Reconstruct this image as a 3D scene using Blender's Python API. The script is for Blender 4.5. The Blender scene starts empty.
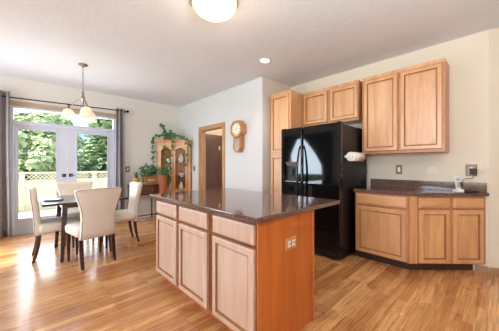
import bpy, bmesh, math, random
from mathutils import Vector, Matrix
R = math.radians
PI = math.pi
random.seed(7)
scn = bpy.context.scene
COL = scn.collection

# ------------------------------------------------------------------ camera
EYE = 1.22
cam_data = bpy.data.cameras.new('camera')
cam_data.sensor_width = 36
cam_data.lens = 36 * 239.0 / 499.0
cam_data.clip_start = 0.02
cam = bpy.data.objects.new('camera', cam_data)
COL.objects.link(cam)
cam.location = (0, 0, EYE)
cam.rotation_euler = (R(90), 0, -R(90 - 46.4))
scn.camera = cam

# ------------------------------------------------------------------ colour management
scn.view_settings.view_transform = 'Standard'
scn.view_settings.look = 'None'
scn.view_settings.gamma = 1
scn.view_settings.use_curve_mapping = False
scn.view_settings.exposure = 0.20
scn.cycles.use_denoising = True
scn.cycles.max_bounces = 10
scn.cycles.diffuse_bounces = 5
scn.cycles.glossy_bounces = 5
scn.cycles.transparent_max_bounces = 16
scn.cycles.sample_clamp_indirect = 6

# ------------------------------------------------------------------ sky
SKY = 1.9
w = bpy.data.worlds.new('sky'); scn.world = w; w.use_nodes = True
nt = w.node_tree; nt.nodes.clear()
tc = nt.nodes.new('ShaderNodeTexCoord')
mp = nt.nodes.new('ShaderNodeMapping'); mp.inputs['Scale'].default_value = (3, 3, 7)
nz = nt.nodes.new('ShaderNodeTexNoise'); nz.inputs['Scale'].default_value = 1.6; nz.inputs['Detail'].default_value = 6
rp = nt.nodes.new('ShaderNodeValToRGB')
rp.color_ramp.elements[0].position = 0.45; rp.color_ramp.elements[0].color = (0.26, 0.50, 0.95, 1)
rp.color_ramp.elements[1].position = 0.62; rp.color_ramp.elements[1].color = (1.0, 1.0, 1.0, 1)
bg = nt.nodes.new('ShaderNodeBackground'); bg.inputs['Strength'].default_value = SKY
wo = nt.nodes.new('ShaderNodeOutputWorld')
L = nt.links.new
L(tc.outputs['Generated'], mp.inputs['Vector']); L(mp.outputs[0], nz.inputs['Vector'])
L(nz.outputs['Fac'], rp.inputs['Fac']); L(rp.outputs['Color'], bg.inputs['Color']); L(bg.outputs[0], wo.inputs['Surface'])

# ------------------------------------------------------------------ sun, window daylight and added fill
def look_rot(d):
    return Vector(d).to_track_quat('-Z', 'Y').to_euler()
sun_d = bpy.data.lights.new('sun', 'SUN'); sun_d.energy = 8.0; sun_d.angle = R(0.6); sun_d.color = (1, 0.94, 0.82)
sun = bpy.data.objects.new('sun', sun_d); COL.objects.link(sun)
sun.rotation_euler = look_rot((1.80, -0.45, -2.2))

def area(name, loc, d, sx, sy, e, col):
    a = bpy.data.lights.new(name, 'AREA'); a.shape = 'RECTANGLE'; a.size = sx; a.size_y = sy
    a.energy = e; a.color = col
    o = bpy.data.objects.new(name, a); COL.objects.link(o); o.location = loc; o.rotation_euler = look_rot(d)
    return o
area('daylight_unseen_west_opening', (-5.3, 0.4, 1.6), (1, 0.05, 0.10), 4.0, 2.2, 170, (0.74, 0.88, 1.0))  # broad daylight through an assumed west opening, out of view
area('daylight_bay_window', (-1.95, 4.95, 1.6), (1, 0, -0.12), 1.5, 1.4, 110, (0.76, 0.89, 1.0))
area('daylight_patio_doors', (0.67, 6.25, 1.3), (0, -1, -0.08), 1.5, 2.1, 42, (0.78, 0.90, 1.0))
# added upward fill near the camera to brighten the ceiling
area('ceiling_fill', (0.3, -0.7, 1.7), (0.15, 0.3, 1), 0.8, 0.8, 100, (0.86, 0.94, 1.0))

# ------------------------------------------------------------------ materials
def new_mat(name):
    m = bpy.data.materials.new(name); m.use_nodes = True
    n = m.node_tree.nodes; b = n['Principled BSDF']
    return m, m.node_tree, b

def lin(c):
    return tuple(((v / 255 + 0.055) / 1.055) ** 2.4 if v > 10 else v / 255 / 12.92 for v in c) + (1,)

def plain(name, rgb, rough=0.5, metal=0.0, coat=0.0, var=0.06, scale=8.0, bump=0.0, bscale=60.0, ior=None):
    """a colour with slight procedural mottling, optional fine bump"""
    m, t, b = new_mat(name)
    c = lin(rgb)
    tcn = t.nodes.new('ShaderNodeTexCoord')
    nn = t.nodes.new('ShaderNodeTexNoise'); nn.inputs['Scale'].default_value = scale; nn.inputs['Detail'].default_value = 3
    r = t.nodes.new('ShaderNodeValToRGB')
    r.color_ramp.elements[0].position = 0.3; r.color_ramp.elements[1].position = 0.7
    r.color_ramp.elements[0].color = tuple(v * (1 - var) for v in c[:3]) + (1,)
    r.color_ramp.elements[1].color = tuple(min(1, v * (1 + var)) for v in c[:3]) + (1,)
    t.links.new(tcn.outputs['Object'], nn.inputs['Vector']); t.links.new(nn.outputs['Fac'], r.inputs['Fac'])
    t.links.new(r.outputs['Color'], b.inputs['Base Color'])
    b.inputs['Roughness'].default_value = rough; b.inputs['Metallic'].default_value = metal
    b.inputs['Coat Weight'].default_value = coat; b.inputs['Coat Roughness'].default_value = 0.05
    if ior: b.inputs['IOR'].default_value = ior
    if bump:
        n2 = t.nodes.new('ShaderNodeTexNoise'); n2.inputs['Scale'].default_value = bscale; n2.inputs['Detail'].default_value = 4
        bp = t.nodes.new('ShaderNodeBump'); bp.inputs['Strength'].default_value = bump; bp.inputs['Distance'].default_value = 0.01
        t.links.new(tcn.outputs['Object'], n2.inputs['Vector'])
        t.links.new(n2.outputs['Fac'], bp.inputs['Height']); t.links.new(bp.outputs[0], b.inputs['Normal'])
    return m

def wood(name, lo, hi, axis='z', rough=0.35, coat=0.3, grain=1.0, coat_rough=0.25):
    m, t, b = new_mat(name)
    tcn = t.nodes.new('ShaderNodeTexCoord'); mpn = t.nodes.new('ShaderNodeMapping')
    oi = t.nodes.new('ShaderNodeObjectInfo')
    sc = {'z': (9, 9, 1.0), 'x': (1.0, 9, 9), 'y': (9, 1.0, 9)}[axis]
    mpn.inputs['Scale'].default_value = sc
    mul = t.nodes.new('ShaderNodeMath'); mul.operation = 'MULTIPLY'; mul.inputs[1].default_value = 7.3
    cmb = t.nodes.new('ShaderNodeCombineXYZ')
    t.links.new(oi.outputs['Random'], mul.inputs[0])
    for k in range(3): t.links.new(mul.outputs[0], cmb.inputs[k])
    t.links.new(tcn.outputs['Object'], mpn.inputs['Vector']); t.links.new(cmb.outputs[0], mpn.inputs['Location'])
    n1 = t.nodes.new('ShaderNodeTexNoise'); n1.inputs['Scale'].default_value = 1.3; n1.inputs['Detail'].default_value = 6
    n1.inputs['Distortion'].default_value = 0.8; n1.inputs['Roughness'].default_value = 0.55
    n2 = t.nodes.new('ShaderNodeTexNoise'); n2.inputs['Scale'].default_value = 9; n2.inputs['Detail'].default_value = 3
    mx = t.nodes.new('ShaderNodeMath'); mx.operation = 'MULTIPLY_ADD'; mx.inputs[1].default_value = 0.3 * grain
    t.links.new(mpn.outputs[0], n1.inputs['Vector']); t.links.new(mpn.outputs[0], n2.inputs['Vector'])
    t.links.new(n2.outputs['Fac'], mx.inputs[0]); t.links.new(n1.outputs['Fac'], mx.inputs[2])
    r = t.nodes.new('ShaderNodeValToRGB')
    r.color_ramp.elements[0].position = 0.45; r.color_ramp.elements[1].position = 0.85
    r.color_ramp.elements[0].color = lin(lo); r.color_ramp.elements[1].color = lin(hi)
    t.links.new(mx.outputs[0], r.inputs['Fac']); t.links.new(r.outputs['Color'], b.inputs['Base Color'])
    b.inputs['Roughness'].default_value = rough; b.inputs['Coat Weight'].default_value = coat
    b.inputs['Coat Roughness'].default_value = coat_rough
    if coat >= 1: b.inputs['Coat IOR'].default_value = 1.75
    return m

def glass(name, tint=(1, 1, 1), refl=0.08, rough=0.0):
    m = bpy.data.materials.new(name); m.use_nodes = True; t = m.node_tree; t.nodes.clear()
    tr = t.nodes.new('ShaderNodeBsdfTransparent'); tr.inputs[0].default_value = tint + (1,)
    gl = t.nodes.new('ShaderNodeBsdfGlossy'); gl.inputs['Roughness'].default_value = rough
    fr = t.nodes.new('ShaderNodeFresnel'); fr.inputs['IOR'].default_value = 1.13
    mi = t.nodes.new('ShaderNodeMixShader'); o = t.nodes.new('ShaderNodeOutputMaterial')
    t.links.new(fr.outputs[0], mi.inputs[0]); t.links.new(tr.outputs[0], mi.inputs[1]); t.links.new(gl.outputs[0], mi.inputs[2])
    t.links.new(mi.outputs[0], o.inputs['Surface'])
    return m

def glow(name, rgb, strength):
    m, t, b = new_mat(name)
    b.inputs['Base Color'].default_value = lin(rgb); b.inputs['Emission Color'].default_value = lin(rgb)
    nn = t.nodes.new('ShaderNodeTexNoise'); nn.inputs['Scale'].default_value = 9
    mm = t.nodes.new('ShaderNodeMapRange'); mm.inputs[3].default_value = strength * 0.8; mm.inputs[4].default_value = strength * 1.15
    t.links.new(nn.outputs['Fac'], mm.inputs[0]); t.links.new(mm.outputs[0], b.inputs['Emission Strength'])
    b.inputs['Roughness'].default_value = 0.3
    return m

M = {}
M['wall'] = plain('wall_paint', (228, 224, 216), 0.9, var=0.012, scale=1.5, bump=0.12, bscale=55)
M['wall_tan'] = plain('cream_wall_paint', (226, 213, 192), 0.9, var=0.012, scale=1.5, bump=0.12, bscale=55)
M['wall_white'] = plain('white_wall_paint', (213, 211, 208), 0.9, var=0.012, scale=1.5, bump=0.12, bscale=55)
M['ceiling'] = plain('ceiling_texture', (226, 228, 231), 0.95, var=0.015, scale=6, bump=0.3, bscale=30)
M['white_trim'] = plain('white_trim', (232, 232, 236), 0.4, var=0.01)
M['vinyl'] = plain('door_white', (200, 204, 218), 0.35, var=0.01)
M['oak'] = wood('honey_oak', (196, 132, 74), (226, 172, 112), 'z')
M['cab'] = wood('maple_cabinet', (200, 136, 80), (226, 172, 116), 'z', rough=0.35, coat=1.0, coat_rough=0.40)
M['cab_x'] = wood('maple_cabinet_across', (200, 136, 80), (226, 172, 116), 'x', rough=0.35, coat=1.0, coat_rough=0.40)
M['isl_fr'] = wood('maple_front_glare', (190, 154, 130), (212, 180, 156), 'z', rough=0.35, coat=1.0, coat_rough=0.40)  # window glare put into the colour, paler than the other cabinet fronts
M['cab_edge'] = wood('maple_face_frame', (180, 118, 74), (204, 144, 98), 'z', rough=0.4, coat=0.25)
M['groove_shade'] = plain('painted_groove_shade', (166, 110, 68), 0.5)  # recess shade painted into the door grooves
M['island_frame'] = wood('island_frame_shaded', (120, 62, 28), (148, 82, 40), 'z', rough=0.45, coat=0.1)  # shade between the doors put into a darker frame colour
M['clock_wood'] = wood('clock_case_wood', (168, 110, 60), (200, 142, 88), 'z', rough=0.35)
M['header'] = wood('header_strip_wood', (172, 146, 116), (194, 168, 138), 'x', rough=0.5, coat=0.1)
M['panel_end'] = wood('island_end_panel', (174, 86, 28), (202, 110, 42), 'z', rough=0.38, coat=0.25)
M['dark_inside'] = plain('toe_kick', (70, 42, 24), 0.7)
M['espresso'] = wood('espresso_wood', (44, 24, 20), (78, 44, 36), 'z', rough=0.25, coat=0.5)
M['mahogany'] = wood('reddish_console_wood', (70, 36, 26), (104, 58, 42), 'x', rough=0.3, coat=0.4)
M['hutch'] = wood('golden_oak', (190, 124, 66), (220, 160, 100), 'z', rough=0.35)
M['casing'] = wood('door_casing_wood', (168, 122, 74), (196, 152, 100), 'z', rough=0.45, coat=0.1)
M['base_wood'] = wood('wood_baseboard', (158, 116, 76), (180, 138, 96), 'x', rough=0.45, coat=0.1)
M['brown_door'] = wood('dark_brown_door', (76, 48, 28), (100, 64, 38), 'z', rough=0.45, coat=0.1)
M['curtain'] = plain('taupe_curtain', (136, 130, 129), 0.85, var=0.06, bump=0.2, bscale=300)
M['drape'] = plain('dark_drape', (70, 68, 70), 0.9, var=0.08)
M['iron'] = plain('black_iron', (28, 26, 26), 0.4, metal=0.6)
M['nickel'] = plain('brushed_nickel', (150, 140, 128), 0.35, metal=0.9)
M['bronze'] = plain('aged_bronze_plate', (132, 104, 78), 0.4, metal=0.5)
M['white_plastic'] = plain('white_plastic', (236, 234, 228), 0.35, var=0.01)
M['grey_plastic'] = plain('grey_plastic', (170, 170, 172), 0.4)
M['black_plastic'] = plain('black_plastic', (18, 17, 17), 0.5)
M['fridge'] = plain('gloss_black_appliance', (12, 12, 13), 0.05, ior=1.47, var=0.02)
M['fridge_side'] = plain('textured_black_side', (24, 14, 12), 0.42, ior=1.35, bump=0.05, bscale=400)
M['paper'] = plain('paper_towel', (240, 232, 218), 0.9, bump=0.3, bscale=80)
M['cream'] = plain('cream_upholstery', (228, 217, 202), 0.75, var=0.03, bump=0.1, bscale=220)
M['piping'] = plain('taupe_piping', (178, 158, 132), 0.7)
M['glass'] = glass('window_glass')
M['cab_glass'] = glass('cabinet_glass')
M['lamp_glass'] = glow('alabaster_lamp_glass', (255, 226, 184), 0.95)
M['shade_glow'] = glow('frosted_shade', (250, 222, 188), 0.36)
M['spot_glow'] = glow('downlight_lens', (255, 244, 222), 4.0)
M['fence'] = plain('cream_vinyl_fence', (240, 226, 190), 0.5)
M['patio'] = plain('patio_concrete', (206, 198, 184), 0.85, var=0.08)
M['grass'] = plain('lawn', (96, 128, 62), 0.95, var=0.25, scale=14)
M['soil'] = plain('soil', (60, 44, 34), 1.0)
M['leaf'] = plain('ivy_leaf', (62, 104, 48), 0.5, var=0.35, scale=16)
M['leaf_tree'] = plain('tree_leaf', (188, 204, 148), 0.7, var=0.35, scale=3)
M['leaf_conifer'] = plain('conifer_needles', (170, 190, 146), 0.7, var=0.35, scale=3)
M['bark'] = plain('bark', (92, 70, 54), 0.95, var=0.2, bump=0.6, bscale=30)
M['crate'] = wood('planter_crate', (140, 92, 48), (186, 132, 74), 'x', rough=0.6, coat=0)
M['terracotta'] = plain('terracotta', (158, 94, 56), 0.8)
M['yellow_pot'] = plain('yellow_glaze', (176, 146, 36), 0.3, coat=0.5, var=0.2)
M['cream_plate'] = plain('cream_outlet_plate', (226, 214, 196), 0.5)
M['dial'] = plain('clock_dial', (236, 228, 200), 0.5)
M['brass'] = plain('brass', (190, 146, 70), 0.3, metal=0.9)
M['placemat'] = plain('charcoal_placemat', (34, 32, 36), 0.7)
M['china'] = plain('white_china', (236, 236, 240), 0.2, coat=0.5)

# granite
m, t, b = new_mat('brown_granite'); M['granite'] = m
tcn = t.nodes.new('ShaderNodeTexCoord')
v1 = t.nodes.new('ShaderNodeTexVoronoi'); v1.inputs['Scale'].default_value = 130
n1 = t.nodes.new('ShaderNodeTexNoise'); n1.inputs['Scale'].default_value = 60; n1.inputs['Detail'].default_value = 5
r1 = t.nodes.new('ShaderNodeValToRGB'); e = r1.color_ramp.elements
e[0].position = 0.30; e[0].color = lin((22, 13, 11)); e[1].position = 0.75; e[1].color = lin((116, 88, 76))
k = e.new(0.52); k.color = lin((62, 40, 33))
mx = t.nodes.new('ShaderNodeMath'); mx.operation = 'MULTIPLY_ADD'; mx.inputs[1].default_value = 0.45
L2 = t.links.new
L2(tcn.outputs['Object'], v1.inputs['Vector']); L2(tcn.outputs['Object'], n1.inputs['Vector'])
L2(v1.outputs['Distance'], mx.inputs[0]); L2(n1.outputs['Fac'], mx.inputs[2]); L2(mx.outputs[0], r1.inputs['Fac'])
L2(r1.outputs['Color'], b.inputs['Base Color']); b.inputs['Roughness'].default_value = 0.07; b.inputs['IOR'].default_value = 1.5
b.inputs['Coat Weight'].default_value = 0.15; b.inputs['Coat Roughness'].default_value = 0.04

# oak strip floor, boards running along X
m, t, b = new_mat('oak_strip_floor'); M['floor'] = m
tcn = t.nodes.new('ShaderNodeTexCoord')
bk = t.nodes.new('ShaderNodeTexBrick'); bk.offset = 0.37; bk.offset_frequency = 2; bk.squash = 1
for kname, val in (('Scale', 1.0), ('Mortar Size', 0.0012), ('Mortar Smooth', 0.2), ('Bias', -0.1), ('Brick Width', 0.95), ('Row Height', 0.072)):
    bk.inputs[kname].default_value = val
bk.inputs['Color1'].default_value = lin((234, 180, 120)); bk.inputs['Color2'].default_value = lin((180, 108, 54)); bk.inputs['Mortar'].default_value = lin((120, 74, 40))
mp2 = t.nodes.new('ShaderNodeMapping'); mp2.inputs['Scale'].default_value = (1.6, 26, 1)
n1 = t.nodes.new('ShaderNodeTexNoise'); n1.inputs['Scale'].default_value = 1.8; n1.inputs['Detail'].default_value = 7; n1.inputs['Distortion'].default_value = 1.0
r1 = t.nodes.new('ShaderNodeValToRGB'); r1.color_ramp.elements[0].position = 0.32; r1.color_ramp.elements[1].position = 0.66
r1.color_ramp.elements[0].color = (0.50, 0.40, 0.30, 1); r1.color_ramp.elements[1].color = (1.08, 1.06, 1.02, 1)
mm = t.nodes.new('ShaderNodeMix'); mm.data_type = 'RGBA'; mm.blend_type = 'MULTIPLY'; mm.inputs[0].default_value = 0.9
n3 = t.nodes.new('ShaderNodeTexNoise'); n3.inputs['Scale'].default_value = 3
r3 = t.nodes.new('ShaderNodeMapRange'); r3.inputs[3].default_value = 0.22; r3.inputs[4].default_value = 0.36
L2 = t.links.new
L2(tcn.outputs['Object'], bk.inputs['Vector']); L2(tcn.outputs['Object'], mp2.inputs['Vector']); L2(mp2.outputs[0], n1.inputs['Vector'])
L2(n1.outputs['Fac'], r1.inputs['Fac']); L2(bk.outputs['Color'], mm.inputs[6]); L2(r1.outputs['Color'], mm.inputs[7])
L2(mm.outputs[2], b.inputs['Base Color'])
L2(tcn.outputs['Object'], n3.inputs['Vector']); L2(n3.outputs['Fac'], r3.inputs[0]); L2(r3.outputs[0], b.inputs['Roughness'])
b.inputs['Coat Weight'].default_value = 0.5; b.inputs['Coat Roughness'].default_value = 0.15
bp = t.nodes.new('ShaderNodeBump'); bp.inputs['Strength'].default_value = 0.08; bp.inputs['Distance'].default_value = 0.004
L2(n1.outputs['Fac'], bp.inputs['Height']); L2(bp.outputs[0], b.inputs['Normal'])

# ------------------------------------------------------------------ mesh helpers
class MB:
    def __init__(s): s.bm = bmesh.new(); s.smooth = set()
    def box(s, x0, x1, y0, y1, z0, z1):
        v = [s.bm.verts.new(p) for p in ((x0,y0,z0),(x1,y0,z0),(x1,y1,z0),(x0,y1,z0),(x0,y0,z1),(x1,y0,z1),(x1,y1,z1),(x0,y1,z1))]
        for f in ((0,3,2,1),(4,5,6,7),(0,1,5,4),(1,2,6,5),(2,3,7,6),(3,0,4,7)): s.bm.faces.new([v[i] for i in f])
        return s
    def prism(s, pts, z0, z1):
        a = [s.bm.verts.new((x, y, z0)) for x, y in pts]; b = [s.bm.verts.new((x, y, z1)) for x, y in pts]
        n = len(pts); s.bm.faces.new(list(reversed(a))); s.bm.faces.new(b)
        for i in range(n): s.bm.faces.new((a[i], a[(i+1) % n], b[(i+1) % n], b[i]))
        return s
    def prism_xz(s, pts, y0, y1):
        a = [s.bm.verts.new((x, y0, z)) for x, z in pts]; b = [s.bm.verts.new((x, y1, z)) for x, z in pts]
        n = len(pts); s.bm.faces.new(a); s.bm.faces.new(list(reversed(b)))
        for i in range(n): s.bm.faces.new((a[(i+1) % n], a[i], b[i], b[(i+1) % n]))
        return s
    def rings(s, rings, cap=True, smooth=True, closed=False):
        vs = [[s.bm.verts.new(p) for p in r] for r in rings]; n = len(rings[0])
        m_ = len(vs)
        for j in range(m_ if closed else m_ - 1):
            A, B = vs[j], vs[(j+1) % m_]
            for i in range(n):
                f = s.bm.faces.new((A[i], A[(i+1) % n], B[(i+1) % n], B[i])); f.smooth = smooth
        if cap and not closed:
            s.bm.faces.new(list(reversed(vs[0]))); s.bm.faces.new(vs[-1])
        return s
    def lathe(s, prof, c=(0,0,0), n=24, cap=True):
        return s.rings([[(c[0]+r*math.cos(2*PI*i/n), c[1]+r*math.sin(2*PI*i/n), c[2]+z) for i in range(n)] for r, z in prof], cap)
    def tube(s, path, r, n=8, cap=True, closed=False):
        P = [Vector(p) for p in path]; rs = r if isinstance(r, (list, tuple)) else [r]*len(P); out = []
        prev = None
        for i, p in enumerate(P):
            if closed: d = P[(i+1) % len(P)] - P[i-1]
            else: d = P[min(i+1, len(P)-1)] - P[max(i-1, 0)]
            d.normalize()
            if prev is None:
                u = d.orthogonal().normalized()
            else:
                u = (prev - d * prev.dot(d)).normalized()
            prev = u; v = d.cross(u)
            out.append([tuple(p + (u*math.cos(2*PI*k/n) + v*math.sin(2*PI*k/n))*rs[i]) for k in range(n)])
        return s.rings(out, cap, True, closed)
    def nested(s, w, h, levels, x0=0.0, z0=0.0, back=0.0, dark=()):
        """rectangular front in local XZ, facing -Y; levels = [(inset, y)] from the outer edge inward; back = y of the back face"""
        R_ = []
        def ring(i, y): return [s.bm.verts.new(p) for p in ((x0+i, y, z0+i), (x0+w-i, y, z0+i), (x0+w-i, y, z0+h-i), (x0+i, y, z0+h-i))]
        bk_ = ring(0, back); R_ = [bk_] + [ring(i, y) for i, y in levels]
        for li, (A, B) in enumerate(zip(R_, R_[1:])):
            for k_ in range(4):
                f = s.bm.faces.new((A[k_], A[(k_+1) % 4], B[(k_+1) % 4], B[k_]))
                if li in dark: f.material_index = 1
        s.bm.faces.new(R_[-1]); s.bm.faces.new(list(reversed(bk_)))
        return s
    def build(s, name, mat, parent=None, loc=None, rz=None, bevel=0.0, seg=2, label=None, solid=0.0, sub=0):
        bmesh.ops.recalc_face_normals(s.bm, faces=s.bm.faces)
        me = bpy.data.meshes.new(name); s.bm.to_mesh(me); s.bm.free()
        o = bpy.data.objects.new(name, me); COL.objects.link(o)
        me.materials.append(mat)
        if parent is not None: o.parent = parent
        if loc is not None: o.location = loc
        if rz is not None: o.rotation_euler = (0, 0, rz)
        if solid:
            md = o.modifiers.new('solid', 'SOLIDIFY'); md.thickness = solid
        if bevel:
            md = o.modifiers.new('bevel', 'BEVEL'); md.width = bevel; md.segments = seg; md.limit_method = 'ANGLE'; md.angle_limit = R(40)
        if sub:
            md = o.modifiers.new('sub', 'SUBSURF'); md.levels = sub; md.render_levels = sub
        if label: o['label'] = label
        return o

def thing(name, label, cat, loc=(0,0,0), rz=0.0, group=None):
    o = bpy.data.objects.new(name, None); COL.objects.link(o)
    o.location = loc; o.rotation_euler = (0, 0, rz); o['label'] = label; o['category'] = cat
    if group: o['group'] = group
    return o
def tag(o, label, cat, group=None, kind=None):
    o['label'] = label; o['category'] = cat
    if group: o['group'] = group
    if kind: o['kind'] = kind
    return o
def struct(o, label=None):
    o['kind'] = 'structure'
    if label: o['label'] = label
    return o
def copy_tree(o, parent=None):
    c = o.copy(); COL.objects.link(c)
    if parent is not None: c.parent = parent
    for ch in list(o.children): copy_tree(ch, c)
    return c
def shift(pts, dx=0, dy=0, dz=0): return [(p[0]+dx, p[1]+dy, p[2]+dz) for p in pts]

# ------------------------------------------------------------------ setting
CH = 2.75
FOOT = [(-5.2, -4.2), (5.2, -4.2), (5.2, 5.94), (-1.75, 5.94), (-1.75, 3.71), (-5.2, 3.71)]
struct(MB().prism(FOOT, -0.10, 0).build('floor', M['floor']), 'honey oak strip floor with a satin sheen')
struct(MB().prism(FOOT, CH, CH+0.10).build('ceiling', M['ceiling']), 'pale textured ceiling')

def wall_with_hole(axis, c0, c1, a0, a1, holes, z1=CH):
    """axis 'x': wall plane X=c0..c1 running in Y a0..a1; holes (b0,b1,z0,z1)"""
    mb = MB(); cur = a0
    def bx(p, q, z0, zz):
        if q - p < 1e-4 or zz - z0 < 1e-4: return
        mb.box(c0, c1, p, q, z0, zz) if axis == 'x' else mb.box(p, q, c0, c1, z0, zz)
    for (b0, b1, h0, h1) in sorted(holes):
        bx(cur, b0, 0, z1); bx(b0, b1, 0, h0); bx(b0, b1, h1, z1); cur = b1
    bx(cur, a1, 0, z1)
    return mb
struct(wall_with_hole('y', 5.8, 5.94, -1.75, 5.2, [(-0.13, 1.47, 0, 2.27)]).build('wall_north', M['wall']), 'off-white wall around the patio doors')
struct(wall_with_hole('x', 3.0, 3.12, 2.83, 5.8, [(3.95, 4.78, 0, 2.03)]).build('wall_hall', M['wall_white']), 'white wall with the clock and the doorway')
struct(MB().box(3.12, 3.93, 2.83, 2.95, 0, CH).build('wall_niche', M['wall_tan']), 'short wall beside the tall pantry cabinet')
struct(MB().box(3.81, 3.93, 0.09, 2.83, 0, CH).build('wall_east', M['wall_tan']), 'cream wall behind the fridge and wall cabinets')
struct(MB().prism([(3.81, 0.09), (3.93, 0.09), (4.85, -1.50), (4.73, -1.50)], 0, CH).build('wall_southeast', M['wall_tan']), 'angled cream wall at the right edge')
struct(MB().box(4.73, 4.85, -4.0, -1.50, 0, CH).build('wall_far_east', M['wall_tan']))
struct(wall_with_hole('y', -4.12, -4.0, -5.0, 4.85, []).build('wall_south', M['wall']))
struct(wall_with_hole('x', -5.12, -5.0, -4.0, 3.7, [(-1.6, 2.4, 0.5, 2.7)]).build('wall_west', M['wall']))
struct(MB().box(-5.0, -1.74, 3.58, 3.70, 0, CH).build('wall_northwest', M['wall']))
struct(wall_with_hole('x', -1.74, -1.62, 3.58, 5.8, [(4.15, 5.7, 0.68, 2.25)]).build('wall_bay', M['wall']))
# hall behind the doorway
struct(MB().box(3.12, 5.1, 5.33, 5.45, 0, CH).build('wall_hall_end', M['wall_tan']))
struct(MB().box(5.0, 5.12, 2.95, 5.33, 0, CH).build('wall_hall_east', M['wall']))

# baseboards (wood, 8 cm)
def bb(name, pts, lab=None):
    """polyline footprint as a thin prism"""
    return struct(MB().prism(pts, 0, 0.078).build(name, M['base_wood'], bevel=0.004), lab)
bb('baseboard_southeast', [(3.803, 0.092), (3.809, 0.078), (4.72, -1.50), (4.705, -1.50), (3.797, 0.070), (3.790, 0.092)], 'wood baseboard along the angled wall')
struct(MB().box(1.56, 2.99, 5.786, 5.799, 0, 0.09).build('baseboard_north', M['white_trim'], bevel=0.003))
struct(MB().box(-1.6, -0.21, 5.786, 5.799, 0, 0.09).build('baseboard_northwest', M['white_trim'], bevel=0.003))
struct(MB().box(2.986, 2.999, 2.84, 3.865, 0, 0.09).build('baseboard_hall', M['white_trim'], bevel=0.003))
struct(MB().box(2.986, 2.999, 4.87, 5.785, 0, 0.09).build('baseboard_corner', M['white_trim'], bevel=0.003))

struct(MB().box(3.797, 3.809, 0.096, 0.205, 0, 0.078).build('baseboard_east', M['base_wood'], bevel=0.003))
# doorway casing
mb = MB(); mb.box(2.982, 3.0, 3.87, 3.95, 0, 2.11).box(2.982, 3.0, 4.78, 4.86, 0, 2.11).box(2.982, 3.0, 3.95, 4.78, 2.03, 2.11)
mb.box(3.0, 3.12, 3.95, 3.968, 0, 2.03).box(3.0, 3.12, 4.762, 4.78, 0, 2.03).box(3.0, 3.12, 3.968, 4.762, 2.012, 2.03)
struct(mb.build('trim_1', M['casing'], bevel=0.004), 'natural wood casing of the open doorway')
# dark door in the hall
d3 = thing('door_3', 'dark brown slab door seen through the open doorway', 'door', (3.28, 5.328, 0)); d3['kind'] = 'structure'
MB().nested(0.90, 2.03, [(0, -0.035), (0.10, -0.035), (0.11, -0.028), (0.13, -0.030)], z0=0.01).build('door_leaf', M['brown_door'], d3, bevel=0.002)
MB().tube([(0.80, -0.036, 1.0), (0.80, -0.075, 1.0)], 0.012).lathe([(0.0, 0), (0.026, 0.006), (0.028, 0.02), (0.02, 0.032), (0, 0.034)], (0.80, -0.085, 0.983)).build('handle', M['nickel'], d3)
hk = thing('door_hanger', 'small white tag hanging on the dark brown hall door', 'hanger', (3.90, 5.286, 1.60))
MB().prism_xz([(-0.02, 0.04), (0.02, 0.04), (0.02, 0.12), (0.01, 0.15), (-0.01, 0.15), (-0.02, 0.12)], -0.004, 0.004).build('tag', M['white_plastic'], hk, bevel=0.001)
MB().tube([(-0.01, 0, 0.145), (-0.012, 0, 0.175), (0, 0, 0.19), (0.012, 0, 0.175), (0.01, 0, 0.145)], 0.0025, 6).build('loop', M['nickel'], hk)

# ------------------------------------------------------------------ patio doors (door_1, door_2) + transom
YF = 5.83
fr = MB(); X0, X1 = -0.129, 1.469
fr.box(X0, X0+0.020, 5.802, 5.92, 0.002, 2.268).box(X1-0.020, X1, 5.802, 5.92, 0.002, 2.268)
fr.box(X0+0.020, X1-0.020, 5.802, 5.92, 2.225, 2.268).box(X0+0.020, X1-0.020, 5.802, 5.92, 1.955, 2.005).box(X0+0.020, X1-0.020, 5.81, 5.92, 0.002, 0.028)
struct(fr.build('trim_2', M['vinyl'], bevel=0.004), 'white frame of the patio doors and transom')
wood_h = MB().box(X0-0.03, X1+0.03, 5.775, 5.799, 2.264, 2.338)
struct(wood_h.build('trim_3', M['header'], bevel=0.004), 'natural wood strip over the transom window')
wt = thing('window_1', 'narrow transom window over the patio doors', 'window', (0, 5.86, 2.005)); wt['kind'] = 'structure'
MB().box(X0+0.021, X1-0.021, -0.003, 0.003, 0.001, 0.219).build('glass_pane', M['glass'], wt)
xm = 0.645
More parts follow.
